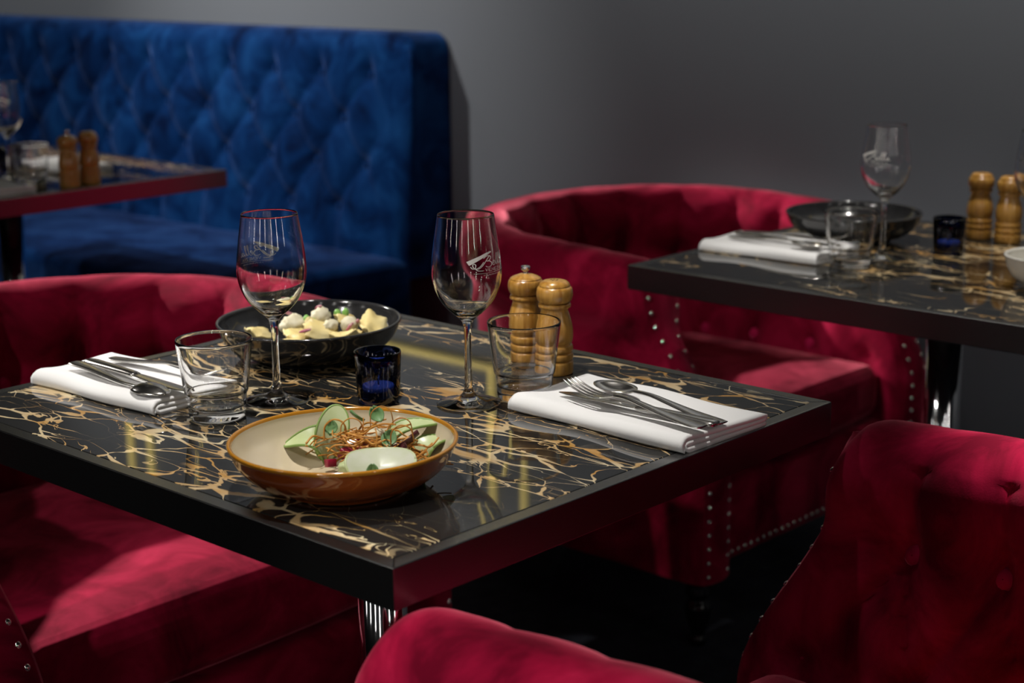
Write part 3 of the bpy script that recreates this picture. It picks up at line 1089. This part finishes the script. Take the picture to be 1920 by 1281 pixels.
# ------------------------------------------------------------------ napkins
def make_napkin(Lx, Ly, seed):
    """folded in three across x, long side along y; the fold shows as a fat rounded edge at -x"""
    r_ = random.Random(seed)
    th, gap = 0.0046, 0.0008
    lay = [0.0025, 0.0025 + (th + gap), 0.0025 + 2 * (th + gap)]
    hx = Lx / 2
    cl = []
    n = 16
    for i in range(n + 1):                        # bottom layer, right to left
        cl.append((hx - Lx * i / n, lay[0]))
    rad_ = (lay[1] - lay[0]) / 2
    for t in (120, 150, 180, 210, 240):
        cl.append((-hx + rad_ * math.cos(R(t)) * 1.6, (lay[0] + lay[1]) / 2 - rad_ * math.sin(R(t))))
    for i in range(n + 1):
        cl.append((-hx + (Lx - 0.006) * i / n, lay[1]))
    for t in (60, 30, 0, -30, -60):
        cl.append((hx - 0.006 + rad_ * math.cos(R(t)) * 1.6, (lay[1] + lay[2]) / 2 - rad_ * math.sin(R(t))))
    for i in range(n + 1):
        cl.append((hx - 0.006 - (Lx - 0.008) * i / n, lay[2]))
    # roll the free edge over the front fold
    cl += [(-hx - 0.003, lay[2] - 0.0008), (-hx - 0.0075, lay[2] - 0.0032), (-hx - 0.0095, lay[1]), (-hx - 0.0090, lay[0] + 0.0010), (-hx - 0.0075, lay[0])]
    m = len(cl)
    ring = []
    for i, p in enumerate(cl):
        a, b = cl[max(i - 1, 0)], cl[min(i + 1, m - 1)]
        d = Vector((b[0] - a[0], b[1] - a[1]))
        d.normalize()
        ring.append(((p[0] - d.y * th / 2, p[1] + d.x * th / 2), (p[0] + d.y * th / 2, p[1] - d.x * th / 2)))
    loop = [q[0] for q in ring] + [q[1] for q in ring[::-1]]
    NS = 40
    ph1, ph2 = r_.uniform(0, 6), r_.uniform(0, 6)
    secs = []
    for s in range(NS + 1):
        y = -Ly / 2 + Ly * s / NS
        out = []
        for (x, z) in loop:
            hgt = z / 0.0156
            xx = x + 0.0016 * math.sin(9 * y / Ly + ph1) * (1 + hgt) + 0.004 * hgt * (y / Ly)
            zz = max(z + hgt * (0.0005 * math.sin(11 * y / Ly + ph2 + 20 * x) + 0.0005 * math.sin(38 * x + 9 * y / Ly)), 0.0002)
            fat = math.exp(-((x + hx) / 0.02) ** 2)
            zz *= 1 + 0.22 * fat * (0.7 + 0.3 * math.sin(6 * y / Ly + ph2))
            yy = y + 0.004 * hgt * (1 if s == NS else (-1 if s == 0 else 0)) * math.sin(30 * x)
            out.append((xx, yy, zz))
        secs.append(out)
    v, f = [], []
    N_ = len(loop)
    for s in secs:
        v += s
    for i in range(NS):
        for k in range(N_):
            j = (k + 1) % N_
            f.append((i * N_ + k, (i + 1) * N_ + k, (i + 1) * N_ + j, i * N_ + j))
    for s in (0, NS):       # end caps as strips across the cloth thickness
        for k in range(m - 1):
            q = (s * N_ + k, s * N_ + k + 1, s * N_ + N_ - 2 - k, s * N_ + N_ - 1 - k)
            f.append(q if s == 0 else q[::-1])
    return pymesh('napkin', v, f)


def napkin(loc, rz, Lx, Ly, seed, label):
    o = link('napkin', make_napkin(Lx, Ly, seed), LINEN)
    o.location = loc
    o.rotation_euler = (0, 0, rz)
    return tag(o, label, 'napkin', 'folded white napkins')


napkin((0.504, 0.132, TZ), R(-1.5), 0.135, 0.255, 1, 'folded white napkin by the front right edge of the front table')
napkin((0.208, 0.672, TZ), R(3), 0.118, 0.235, 2, 'folded white napkin on the left side of the front table')
napkin((1.462, 0.580, TZ), R(2), 0.130, 0.235, 3, 'folded white napkin with cutlery on the right table')
napkin((0.965, 2.350, TZ), R(2), 0.130, 0.25, 4, 'white napkin at the left picture edge on the far left table')
napkin((1.29, 2.52, TZ), R(2), 0.125, 0.22, 5, 'white napkin behind the mills on the far left table')


# ------------------------------------------------------------------ cutlery (local: handle end at y=0, head towards +y)
def strip_secs(rows):
    """rows: (y, x centre, half width, z, half thickness)"""
    out = []
    for (y, xc, hw, z, ht) in rows:
        out.append([(xc + hw * math.cos(t) if abs(math.cos(t)) < 0.9 else xc + hw * math.copysign(1, math.cos(t)), y, z + ht * math.sin(t) * 1.15) for t in [2 * PI * (k + 0.5) / 12 for k in range(12)]])
    return out


def interp(rows, n=5):
    out = []
    for i in range(len(rows) - 1):
        p0, p1, p2, p3 = rows[max(i - 1, 0)], rows[i], rows[i + 1], rows[min(i + 2, len(rows) - 1)]
        for k in range(n):
            t = k / n
            out.append(tuple(0.5 * (2 * b + (c - a) * t + (2 * a - 5 * b + 4 * c - d) * t * t + (3 * b - a - 3 * c + d) * t ** 3) for a, b, c, d in zip(p0, p1, p2, p3)))
    out.append(tuple(rows[-1]))
    return out


HANDLE = [(0.0, 0, 0.0085, 0.0016, 0.0011), (0.012, 0, 0.0100, 0.0018, 0.0013), (0.045, 0, 0.0080, 0.0036, 0.0015), (0.080, 0, 0.0056, 0.0070, 0.0017), (0.105, 0, 0.0038, 0.0094, 0.0019), (0.125, 0, 0.0034, 0.0085, 0.0019)]


def make_fork():
    root = empty('fork', (0, 0, 0))
    loft('handle', strip_secs(interp(HANDLE)), CUTLERY, root)
    loft('head', strip_secs(interp([(0.124, 0, 0.0034, 0.0085, 0.0019), (0.132, 0, 0.0062, 0.0066, 0.0014), (0.141, 0, 0.0105, 0.0045, 0.0010), (0.150, 0, 0.0118, 0.0036, 0.0009)])), CUTLERY, root)
    for k in range(4):
        x = (k - 1.5) * 0.0064
        loft('tine', strip_secs(interp([(0.149, x, 0.0022, 0.0037, 0.0009), (0.165, x, 0.0019, 0.0046, 0.0009), (0.182, x * 0.97, 0.0016, 0.0085, 0.0009), (0.196, x * 0.95, 0.0008, 0.0140, 0.0006)])), CUTLERY, root)
    return root


def make_spoon():
    root = empty('spoon', (0, 0, 0))
    loft('handle', strip_secs(interp(HANDLE[:-1] + [(0.128, 0, 0.0034, 0.0090, 0.0017), (0.134, 0, 0.0046, 0.0082, 0.0012)])), CUTLERY, root)
    v, f = [], []
    NR, NSg = 8, 28
    yc, ly, lx = 0.162, 0.030, 0.0195
    for side in (0, 1):
        for r in range(NR + 1):
            q = r / NR
            for s in range(NSg):
                a = 2 * PI * s / NSg
                wx = lx * (1 - 0.10 * math.sin(a))
                z = 0.0085 - 0.0075 * (1 - q ** 2.2) + (0.0 if side == 0 else -0.0011)
                v.append((q * wx * math.cos(a), yc + q * ly * math.sin(a), z))
    off = (NR + 1) * NSg
    for side in (0, 1):
        for r in range(NR):
            for s in range(NSg):
                j = (s + 1) % NSg
                q = (side * off + r * NSg + s, side * off + r * NSg + j, side * off + (r + 1) * NSg + j, side * off + (r + 1) * NSg + s)
                f.append(q[::-1] if side == 0 else q)
    for s in range(NSg):
        j = (s + 1) % NSg
        f.append((NR * NSg + s, off + NR * NSg + s, off + NR * NSg + j, NR * NSg + j))
    link('bowl', pymesh('bowl', v, f), CUTLERY, root)
    return root


def make_knife():
    root = empty('knife', (0, 0, 0))
    loft('handle', strip_secs(interp([(0.0, 0, 0.0080, 0.0034, 0.0026), (0.008, 0, 0.0092, 0.0036, 0.0032), (0.05, 0, 0.0084, 0.0038, 0.0034), (0.095, 0, 0.0074, 0.0038, 0.0032), (0.103, 0, 0.0066, 0.0036, 0.0022)])), CUTLERY, root)
    loft('blade', strip_secs(interp([(0.103, 0, 0.0060, 0.0036, 0.0012), (0.112, 0.001, 0.0082, 0.0036, 0.0009), (0.16, 0.001, 0.0092, 0.0034, 0.0008), (0.195, 0.000, 0.0080, 0.0030, 0.0007), (0.212, -0.003, 0.0020, 0.0028, 0.0005)])), CUTLERY, root)
    return root


FK, SP, KN = make_fork(), make_spoon(), make_knife()
NZ = TZ + 0.0192


def cutlery(proto, key, name, x0, y0, x1, y1, dz, tilt, label, group, flip=False):
    if first.get(key, True):
        o = proto
        first[key] = False
    else:
        o = copy_tree(proto)
    d = Vector((x1 - x0, y1 - y0))
    o.location = (x0, y0, NZ + dz)
    o.rotation_mode = 'XYZ'
    rz = math.atan2(d.y, d.x) - PI / 2
    m_ = Matrix.Rotation(rz, 4, 'Z') @ Matrix.Rotation(R(tilt), 4, 'X') @ (Matrix.Rotation(PI, 4, 'Y') if flip else Matrix.Identity(4))
    o.rotation_euler = m_.to_euler()
    return tag(o, label, name, group)


G1, G2, G3 = 'cutlery on the right-hand napkin', 'cutlery on the left-hand napkin', 'cutlery on the right table'
cutlery(KN, 'kn', 'knife', 0.476, 0.004, 0.470, 0.206, 0.0, 0, 'steel knife lying under the fork on the front right napkin', G1)
cutlery(FK, 'fk', 'fork', 0.450, 0.003, 0.462, 0.195, 0.0045, 1.5, 'steel fork with raised tines on the front right napkin', G1)
cutlery(SP, 'sp', 'spoon', 0.487, 0.003, 0.505, 0.186, 0.0005, 1.0, 'steel spoon with dark shiny bowl on the front right napkin', G1)
cutlery(FK, 'fk', 'fork', 0.226, 0.752, 0.250, 0.57, 0.0005, 0, 'steel fork beside the left tumbler on the left napkin', G2)
cutlery(KN, 'kn', 'knife', 0.192, 0.748, 0.186, 0.54, 0.002, 0, 'steel knife between fork and spoon on the left napkin', G2)
cutlery(SP, 'sp', 'spoon', 0.168, 0.745, 0.166, 0.58, 0.0105, 0, 'steel spoon turned face down on the left napkin', G2, True)
cutlery(FK, 'fk', 'fork', 1.490, 0.672, 1.500, 0.49, 0.0005, 0, 'fork on the napkin of the right table', G3)
cutlery(KN, 'kn', 'knife', 1.462, 0.670, 1.458, 0.47, 0.0, 0, 'knife on the napkin of the right table', G3)
cutlery(SP, 'sp', 'spoon', 1.436, 0.666, 1.430, 0.50, 0.0005, 0, 'spoon on the napkin of the right table', G3)

# ------------------------------------------------------------------ food
CUKE = simple('cucumber_flesh', (0.46, 0.54, 0.26), 0.35, spec=0.6, var=(40, (0.54, 0.60, 0.38)))
CUKE_SKIN = simple('cucumber_skin', (0.20, 0.31, 0.08), 0.4)
APPLE = simple('pale_radish_flesh', (0.50, 0.54, 0.38), 0.3, var=(60, (0.56, 0.58, 0.48)))
BEET = simple('beetroot', (0.30, 0.006, 0.035), 0.3, var=(60, (0.16, 0.004, 0.02)))
STRAW = simple('fried_straw', (0.46, 0.17, 0.022), 0.42, var=(70, (0.58, 0.30, 0.06)))
HERB = simple('micro_herb', (0.09, 0.19, 0.06), 0.45, var=(80, (0.15, 0.28, 0.11)))
DARKLEAF = simple('dark_red_leaf', (0.045, 0.008, 0.014), 0.35, var=(60, (0.075, 0.015, 0.02)))
PASTA = simple('egg_pasta', (0.66, 0.52, 0.20), 0.4, var=(25, (0.74, 0.64, 0.34)))
CRUMB = simple('pale_curd', (0.56, 0.51, 0.34), 0.6, var=(50, (0.64, 0.60, 0.46)))
PEA = simple('green_pea', (0.16, 0.36, 0.06), 0.35, var=(80, (0.22, 0.44, 0.10)))
RADISH = simple('radish_skin', (0.34, 0.02, 0.07), 0.35, var=(90, (0.62, 0.38, 0.42)))


def slice_disc(name, loc, rx, ry, rot, flesh, skin, label, cat, bend=0.15, group=None):
    root = empty(name, loc)
    root.rotation_euler = rot
    v, f = [], []
    n, th = 36, 0.0011
    for side in (1, -1):
        for q in (0.0, 0.35, 0.7, 1.0):
            for k in range(n):
                a = 2 * PI * k / n
                x, y = rx * q * math.cos(a), ry * q * math.sin(a)
                v.append((x, y, bend * (x * x - y * y) / max(rx, ry) * 2 + side * th))
    for s in range(2):
        for q in range(3):
            for k in range(n):
                j = (k + 1) % n
                b = s * 4 * n
                t = (b + q * n + k, b + q * n + j, b + (q + 1) * n + j, b + (q + 1) * n + k)
                f.append(t[::-1] if s == 0 else t)
    link('flesh', pymesh('flesh', v, f), flesh, root)
    pts = []
    for k in range(n + 1):
        a = 2 * PI * k / n
        x, y = rx * math.cos(a), ry * math.sin(a)
        pts.append(Vector((x, y, bend * (x * x - y * y) / max(rx, ry) * 2)))
    v, f = tube_data(pts, 0.0014, 6)
    link('skin', pymesh('skin', v, f), skin, root)
    return tag(root, label, cat, group)


def blob(name, loc, sx, sy, sz, m, label, cat, group=None, seed=0, rough=0.25, rot=(0, 0, 0), box=False):
    r_ = random.Random(seed)
    bm = bmesh.new()
    if box:
        bmesh.ops.create_cube(bm, size=1.6)
        bmesh.ops.bevel(bm, geom=list(bm.edges), offset=0.16, segments=2, affect='EDGES', profile=0.5)
    else:
        bmesh.ops.create_icosphere(bm, subdivisions=3 if rough > 0.1 else 2, radius=1.0)
    for v in bm.verts:
        k = 1 + r_.uniform(-rough, rough)
        v.co = Vector((v.co.x * sx * k, v.co.y * sy * k, v.co.z * sz * k))
    me = bpy.data.meshes.new(name)
    bm.to_mesh(me)
    bm.free()
    o = link(name, me, m)
    o.location = loc
    o.rotation_euler = rot
    return tag(o, label, cat, group)


def leaf(name, loc, size, rot, m, label, cat, group=None):
    v, f = [], []
    n = 9
    for i in range(n + 1):
        t = i / n
        hw = size * 0.42 * math.sin(PI * min(t * 0.94 + 0.03, 1)) ** 0.8
        for s in (-1, -0.5, 0, 0.5, 1):
            v.append((hw * s, size * (t - 0.5), size * (0.16 * s * s + 0.25 * (t - 0.5) ** 2)))
    for i in range(n):
        for s in range(4):
            f.append((i * 5 + s, i * 5 + s + 1, (i + 1) * 5 + s + 1, (i + 1) * 5 + s))
    o = link(name, pymesh(name, v, f), m)
    md = o.modifiers.new('thick', 'SOLIDIFY')
    md.thickness = 0.0007
    o.location = loc
    o.rotation_euler = rot
    return tag(o, label, cat, group)


bx, by_, bz = 0.123, 0.200, TZ
FZ = TZ + 0.009      # bowl floor
# ribbons and slices
# screen-right direction is about (0.68,-0.73); towards camera (-0.73,-0.68)
slice_disc('cucumber_slice', (0.152, 0.250, FZ + 0.030), 0.016, 0.029, (R(68), R(18), R(-42)), CUKE, CUKE_SKIN, 'upright pale cucumber slice with green rim at left of the salad', 'cucumber', 0.1, 'cucumber slices in the salad')
slice_disc('cucumber_slice', (0.140, 0.262, FZ + 0.019), 0.016, 0.026, (R(35), R(-25), R(25)), CUKE, CUKE_SKIN, 'leftmost curled cucumber slice lying low in the salad', 'cucumber', 0.5, 'cucumber slices in the salad')
slice_disc('cucumber_slice', (0.198, 0.203, FZ + 0.026), 0.014, 0.036, (R(48), R(8), R(-125)), CUKE, CUKE_SKIN, 'long cucumber slice at the back of the salad', 'cucumber', 0.35, 'cucumber slices in the salad')
slice_disc('cucumber_slice', (0.205, 0.165, FZ + 0.018), 0.016, 0.026, (R(38), R(0), R(-100)), CUKE, CUKE_SKIN, 'rightmost cucumber slice of the salad', 'cucumber', 0.3, 'cucumber slices in the salad')
slice_disc('radish_slice', (0.128, 0.152, FZ + 0.020), 0.034, 0.026, (R(34), R(0), R(-40)), APPLE, CUKE, 'wide pale round slice at the front of the salad', 'radish', 0.12)
blob('beetroot_cube', (0.152, 0.204, FZ + 0.017), 0.0080, 0.0080, 0.0075, BEET, 'bright magenta beetroot cube in the middle of the salad', 'beetroot', 'beetroot cubes in the salad', 1, 0.05, (0.2, 0.3, 0.9), True)
blob('beetroot_cube', (0.150, 0.226, FZ + 0.012), 0.0085, 0.0075, 0.0065, BEET, 'dark beetroot cube left of the bright one in the salad', 'beetroot', 'beetroot cubes in the salad', 2, 0.05, (0.4, 0.1, 0.3), True)
blob('beetroot_cube', (0.128, 0.226, FZ + 0.008), 0.0060, 0.0060, 0.0050, BEET, 'small beetroot cube low at the front of the salad', 'beetroot', 'beetroot cubes in the salad', 3, 0.05, (0.1, 0.3, 1.3), True)
blob('beetroot_cube', (0.172, 0.225, FZ + 0.022), 0.0070, 0.0060, 0.0060, BEET, 'beetroot cube half hidden under the fried straws', 'beetroot', 'beetroot cubes in the salad', 4, 0.05, (0.3, 0.5, 0.4), True)
blob('goat_curd', (0.172, 0.207, FZ + 0.030), 0.0120, 0.0085, 0.0075, CRUMB, 'white curd lump on top of the salad', 'cheese', 'white curd lumps in the salad', 5, 0.14)
blob('goat_curd', (0.128, 0.198, FZ + 0.010), 0.0120, 0.0090, 0.0070, CUKE, 'pale green curd lump before the beetroot cubes', 'cheese', 'white curd lumps in the salad', 6, 0.16)
leaf('herb_leaf', (0.148, 0.246, FZ + 0.036), 0.016, (R(55), 0, R(-50)), HERB, 'green herb leaf stuck on the upright cucumber slice', 'leaf', 'green herb leaves on the salad')
leaf('herb_leaf', (0.182, 0.246, FZ + 0.040), 0.017, (R(35), R(20), R(40)), HERB, 'green herb leaf left of the straw tips', 'leaf', 'green herb leaves on the salad')
leaf('herb_leaf', (0.183, 0.216, FZ + 0.048), 0.018, (R(50), R(-20), R(-20)), HERB, 'topmost green herb leaf of the salad', 'leaf', 'green herb leaves on the salad')
leaf('herb_leaf', (0.168, 0.182, FZ + 0.032), 0.019, (R(45), R(15), R(-60)), HERB, 'green herb leaf right of the beetroot', 'leaf', 'green herb leaves on the salad')
leaf('herb_leaf', (0.112, 0.146, FZ + 0.020), 0.014, (R(60), 0, R(-45)), HERB, 'green herb leaf in front of the wide pale slice', 'leaf', 'green herb leaves on the salad')
leaf('red_leaf', (0.180, 0.168, FZ + 0.028), 0.030, (R(30), R(-15), R(-130)), DARKLEAF, 'dark red salad leaf at the right of the salad', 'leaf', 'dark red salad leaves')
leaf('red_leaf', (0.160, 0.160, FZ + 0.022), 0.028, (R(40), R(15), R(-150)), DARKLEAF, 'dark red salad leaf under the straws by the pale slice', 'leaf', 'dark red salad leaves')
# fried straws: a tangle nobody could count
vv, ff = [], []
r5 = random.Random(11)
for k in range(120):
    t = r5.random()
    c = Vector((0.135 + 0.050 * r5.random(), 0.258 - 0.108 * t, 0)) + Vector((0.012 * t, 0, 0))
    hgt = FZ + 0.006 + 0.036 * r5.random() * (1 - abs(t - 0.45))
    a = R(-47) + r5.gauss(0, 0.55)
    ln = r5.uniform(0.010, 0.030)
    up_ = r5.uniform(-0.006, 0.010)
    p = [c + Vector((math.cos(a) * ln * s, math.sin(a) * ln * s, 0)) + Vector((r5.gauss(0, 0.003), r5.gauss(0, 0.003), hgt + up_ * (s + 0.3 * s * s) + r5.gauss(0, 0.0025))) for s in (-1, -0.5, 0, 0.5, 1)]
    for q in p:
        q.z = max(q.z, FZ + 0.002)
    if k < 7:      # a few loops that stand up
        p = [c + Vector((0, 0, hgt)), c + Vector((0.002, 0.001, hgt + 0.014)), c + Vector((0.68 * 0.010, -0.73 * 0.010, hgt + 0.022)), c + Vector((0.68 * 0.020, -0.73 * 0.020, hgt + 0.018)), c + Vector((0.68 * 0.023, -0.73 * 0.023, hgt + 0.004))]
    a_, b_ = tube_data(catmull(p, 5), r5.uniform(0.0006, 0.0012), 5, len(vv))
    vv += a_
    ff += b_
o = link('fried_straws', pymesh('fried_straws', vv, ff), STRAW)
tag(o, 'tangle of thin golden fried straws on the salad', 'straws', None, 'stuff')


def pasta_piece(loc, s, rot, label, seed):
    r_ = random.Random(seed)
    v, f = [], []
    n = 14
    for side in (1, -1):
        for i in range(n + 1):
            for j in range(n + 1):
                x, y = (i / n - 0.5) * 2, (j / n - 0.5) * 2
                rim_ = max(abs(x), abs(y))
                puff = 0.30 * max(0, 1 - rim_ ** 3) if rim_ < 0.8 else 0.03
                z = 0.22 * x * x * (0.6 + 0.4 * y) + 0.10 * math.sin(5 * y + seed) * abs(x) + side * (puff + 0.02)
                wv = 1 + 0.05 * math.sin(14 * math.atan2(y, x) + seed) * rim_
                cn_ = wv * (1 - 0.20 * abs(x * y))
                v.append((s * x * cn_, s * 0.75 * y * cn_, s * z))
    N2 = (n + 1) ** 2
    for sd in range(2):
        for i in range(n):
            for j in range(n):
                q = (sd * N2 + i * (n + 1) + j, sd * N2 + (i + 1) * (n + 1) + j, sd * N2 + (i + 1) * (n + 1) + j + 1, sd * N2 + i * (n + 1) + j + 1)
                f.append(q if sd == 0 else q[::-1])
    edge = [i * (n + 1) for i in range(n + 1)] + [n * (n + 1) + j for j in range(1, n + 1)] + [i * (n + 1) + n for i in range(n - 1, -1, -1)] + [j for j in range(n - 1, 0, -1)]
    for a, b in zip(edge, edge[1:] + edge[:1]):
        f.append((a, a + N2, b + N2, b))
    o = link('filled_pasta', pymesh('filled_pasta', v, f), PASTA)
    o.location = loc
    o.rotation_euler = rot
    return tag(o, label, 'pasta', 'filled pasta parcels in the black bowl')


PZ = TZ + 0.009
pl = [
    ((0.412, 0.690, PZ + 0.019), 0.022, (0.3, 0.2, 0.4), 'leftmost filled pasta parcel in the black bowl'),
    ((0.440, 0.648, PZ + 0.020), 0.023, (0.2, -0.3, 1.0), 'filled pasta parcel just right of the wine stem in the black bowl'),
    ((0.462, 0.625, PZ + 0.024), 0.024, (0.55, 0.3, -0.6), 'folded pasta parcel with dark crease in the middle of the black bowl'),
    ((0.480, 0.594, PZ + 0.018), 0.022, (0.2, 0.2, 2.0), 'filled pasta parcel by the radish pieces in the black bowl'),
    ((0.515, 0.580, PZ + 0.027), 0.026, (0.45, -0.35, 0.7), 'rightmost long pasta parcel leaning on the bowl wall'),
    ((0.504, 0.622, PZ + 0.030), 0.019, (0.5, 0.2, 0.2), 'curled pasta parcel standing highest at the back of the black bowl'),
    ((0.418, 0.625, PZ + 0.014), 0.022, (0.1, 0.1, 0.2), 'pasta parcel low at the near side of the black bowl'),
]
for i, (l, s, r_, lab) in enumerate(pl):
    pasta_piece(l, s, r_, lab, i + 1)
cl_ = [((0.448, 0.662, PZ + 0.029), 0.018, 0.016, 0.014, 'large white cauliflower floret right of the wine stem'), ((0.478, 0.642, PZ + 0.038), 0.014, 0.012, 0.012, 'pink-tipped cauliflower floret on top of the pasta'),
       ((0.494, 0.604, PZ + 0.030), 0.012, 0.011, 0.010, 'cauliflower floret beside the radish slivers'), ((0.474, 0.618, PZ + 0.030), 0.010, 0.009, 0.008, 'small cauliflower crumb in front of the peas')]
for i, (l, a, b, c, lab) in enumerate(cl_):
    blob('cauliflower_floret', l, a, b, c, CRUMB, lab, 'cauliflower', 'cauliflower florets on the pasta', 20 + i, 0.16)
for i, (l, lab) in enumerate((((0.462, 0.652, PZ + 0.035), 'left one of the two upright green peas'), ((0.468, 0.642, PZ + 0.035), 'right one of the two upright green peas'),
                              ((0.500, 0.634, PZ + 0.039), 'green pea left in the back pair'), ((0.508, 0.627, PZ + 0.040), 'green pea right in the back pair'), ((0.505, 0.640, PZ + 0.036), 'green pea hidden behind the back pair'))):
    blob('pea', l, 0.0048, 0.0048, 0.0066, PEA, lab, 'pea', 'green peas on the pasta', 40 + i, 0.03)
for i, (l, rt_, lab) in enumerate((((0.498, 0.592, PZ + 0.035), (0.4, 0.5, 0.9), 'upper dark red radish sliver at the right of the pasta'), ((0.482, 0.590, PZ + 0.031), (0.2, 0.9, 2.2), 'lower dark red radish sliver at the right of the pasta'),
                                   ((0.452, 0.676, PZ + 0.042), (0.3, 0.3, 0.2), 'red radish sliver behind the wine stem'), ((0.432, 0.620, PZ + 0.030), (0.1, 0.2, 2.6), 'pinkish radish sliver at the near rim of the black bowl'),
                                   ((0.478, 0.646, PZ + 0.050), (0.1, 0.4, 1.4), 'pale red radish sliver on the pink-tipped floret'))):
    blob('radish_sliver', l, 0.0085, 0.0028, 0.0022, RADISH, lab, 'radish', 'radish slivers on the pasta', 60 + i, 0.08, rt_)
# white bowl content
blob('mashed_potato', (1.478, 0.097, TZ + 0.022), 0.050, 0.050, 0.014, CRUMB, 'pale food heaped in the small white bowl', 'food', None, 80, 0.05)
for i in range(3):
    leaf('herb_leaf', (1.440 + 0.014 * i, 0.122 - 0.022 * i, TZ + 0.040), 0.014, (0.2, 0.1 * i, i), HERB, ('leftmost', 'middle', 'rightmost')[i] + ' green herb on the food in the small white bowl', 'leaf', 'herbs in the white bowl')
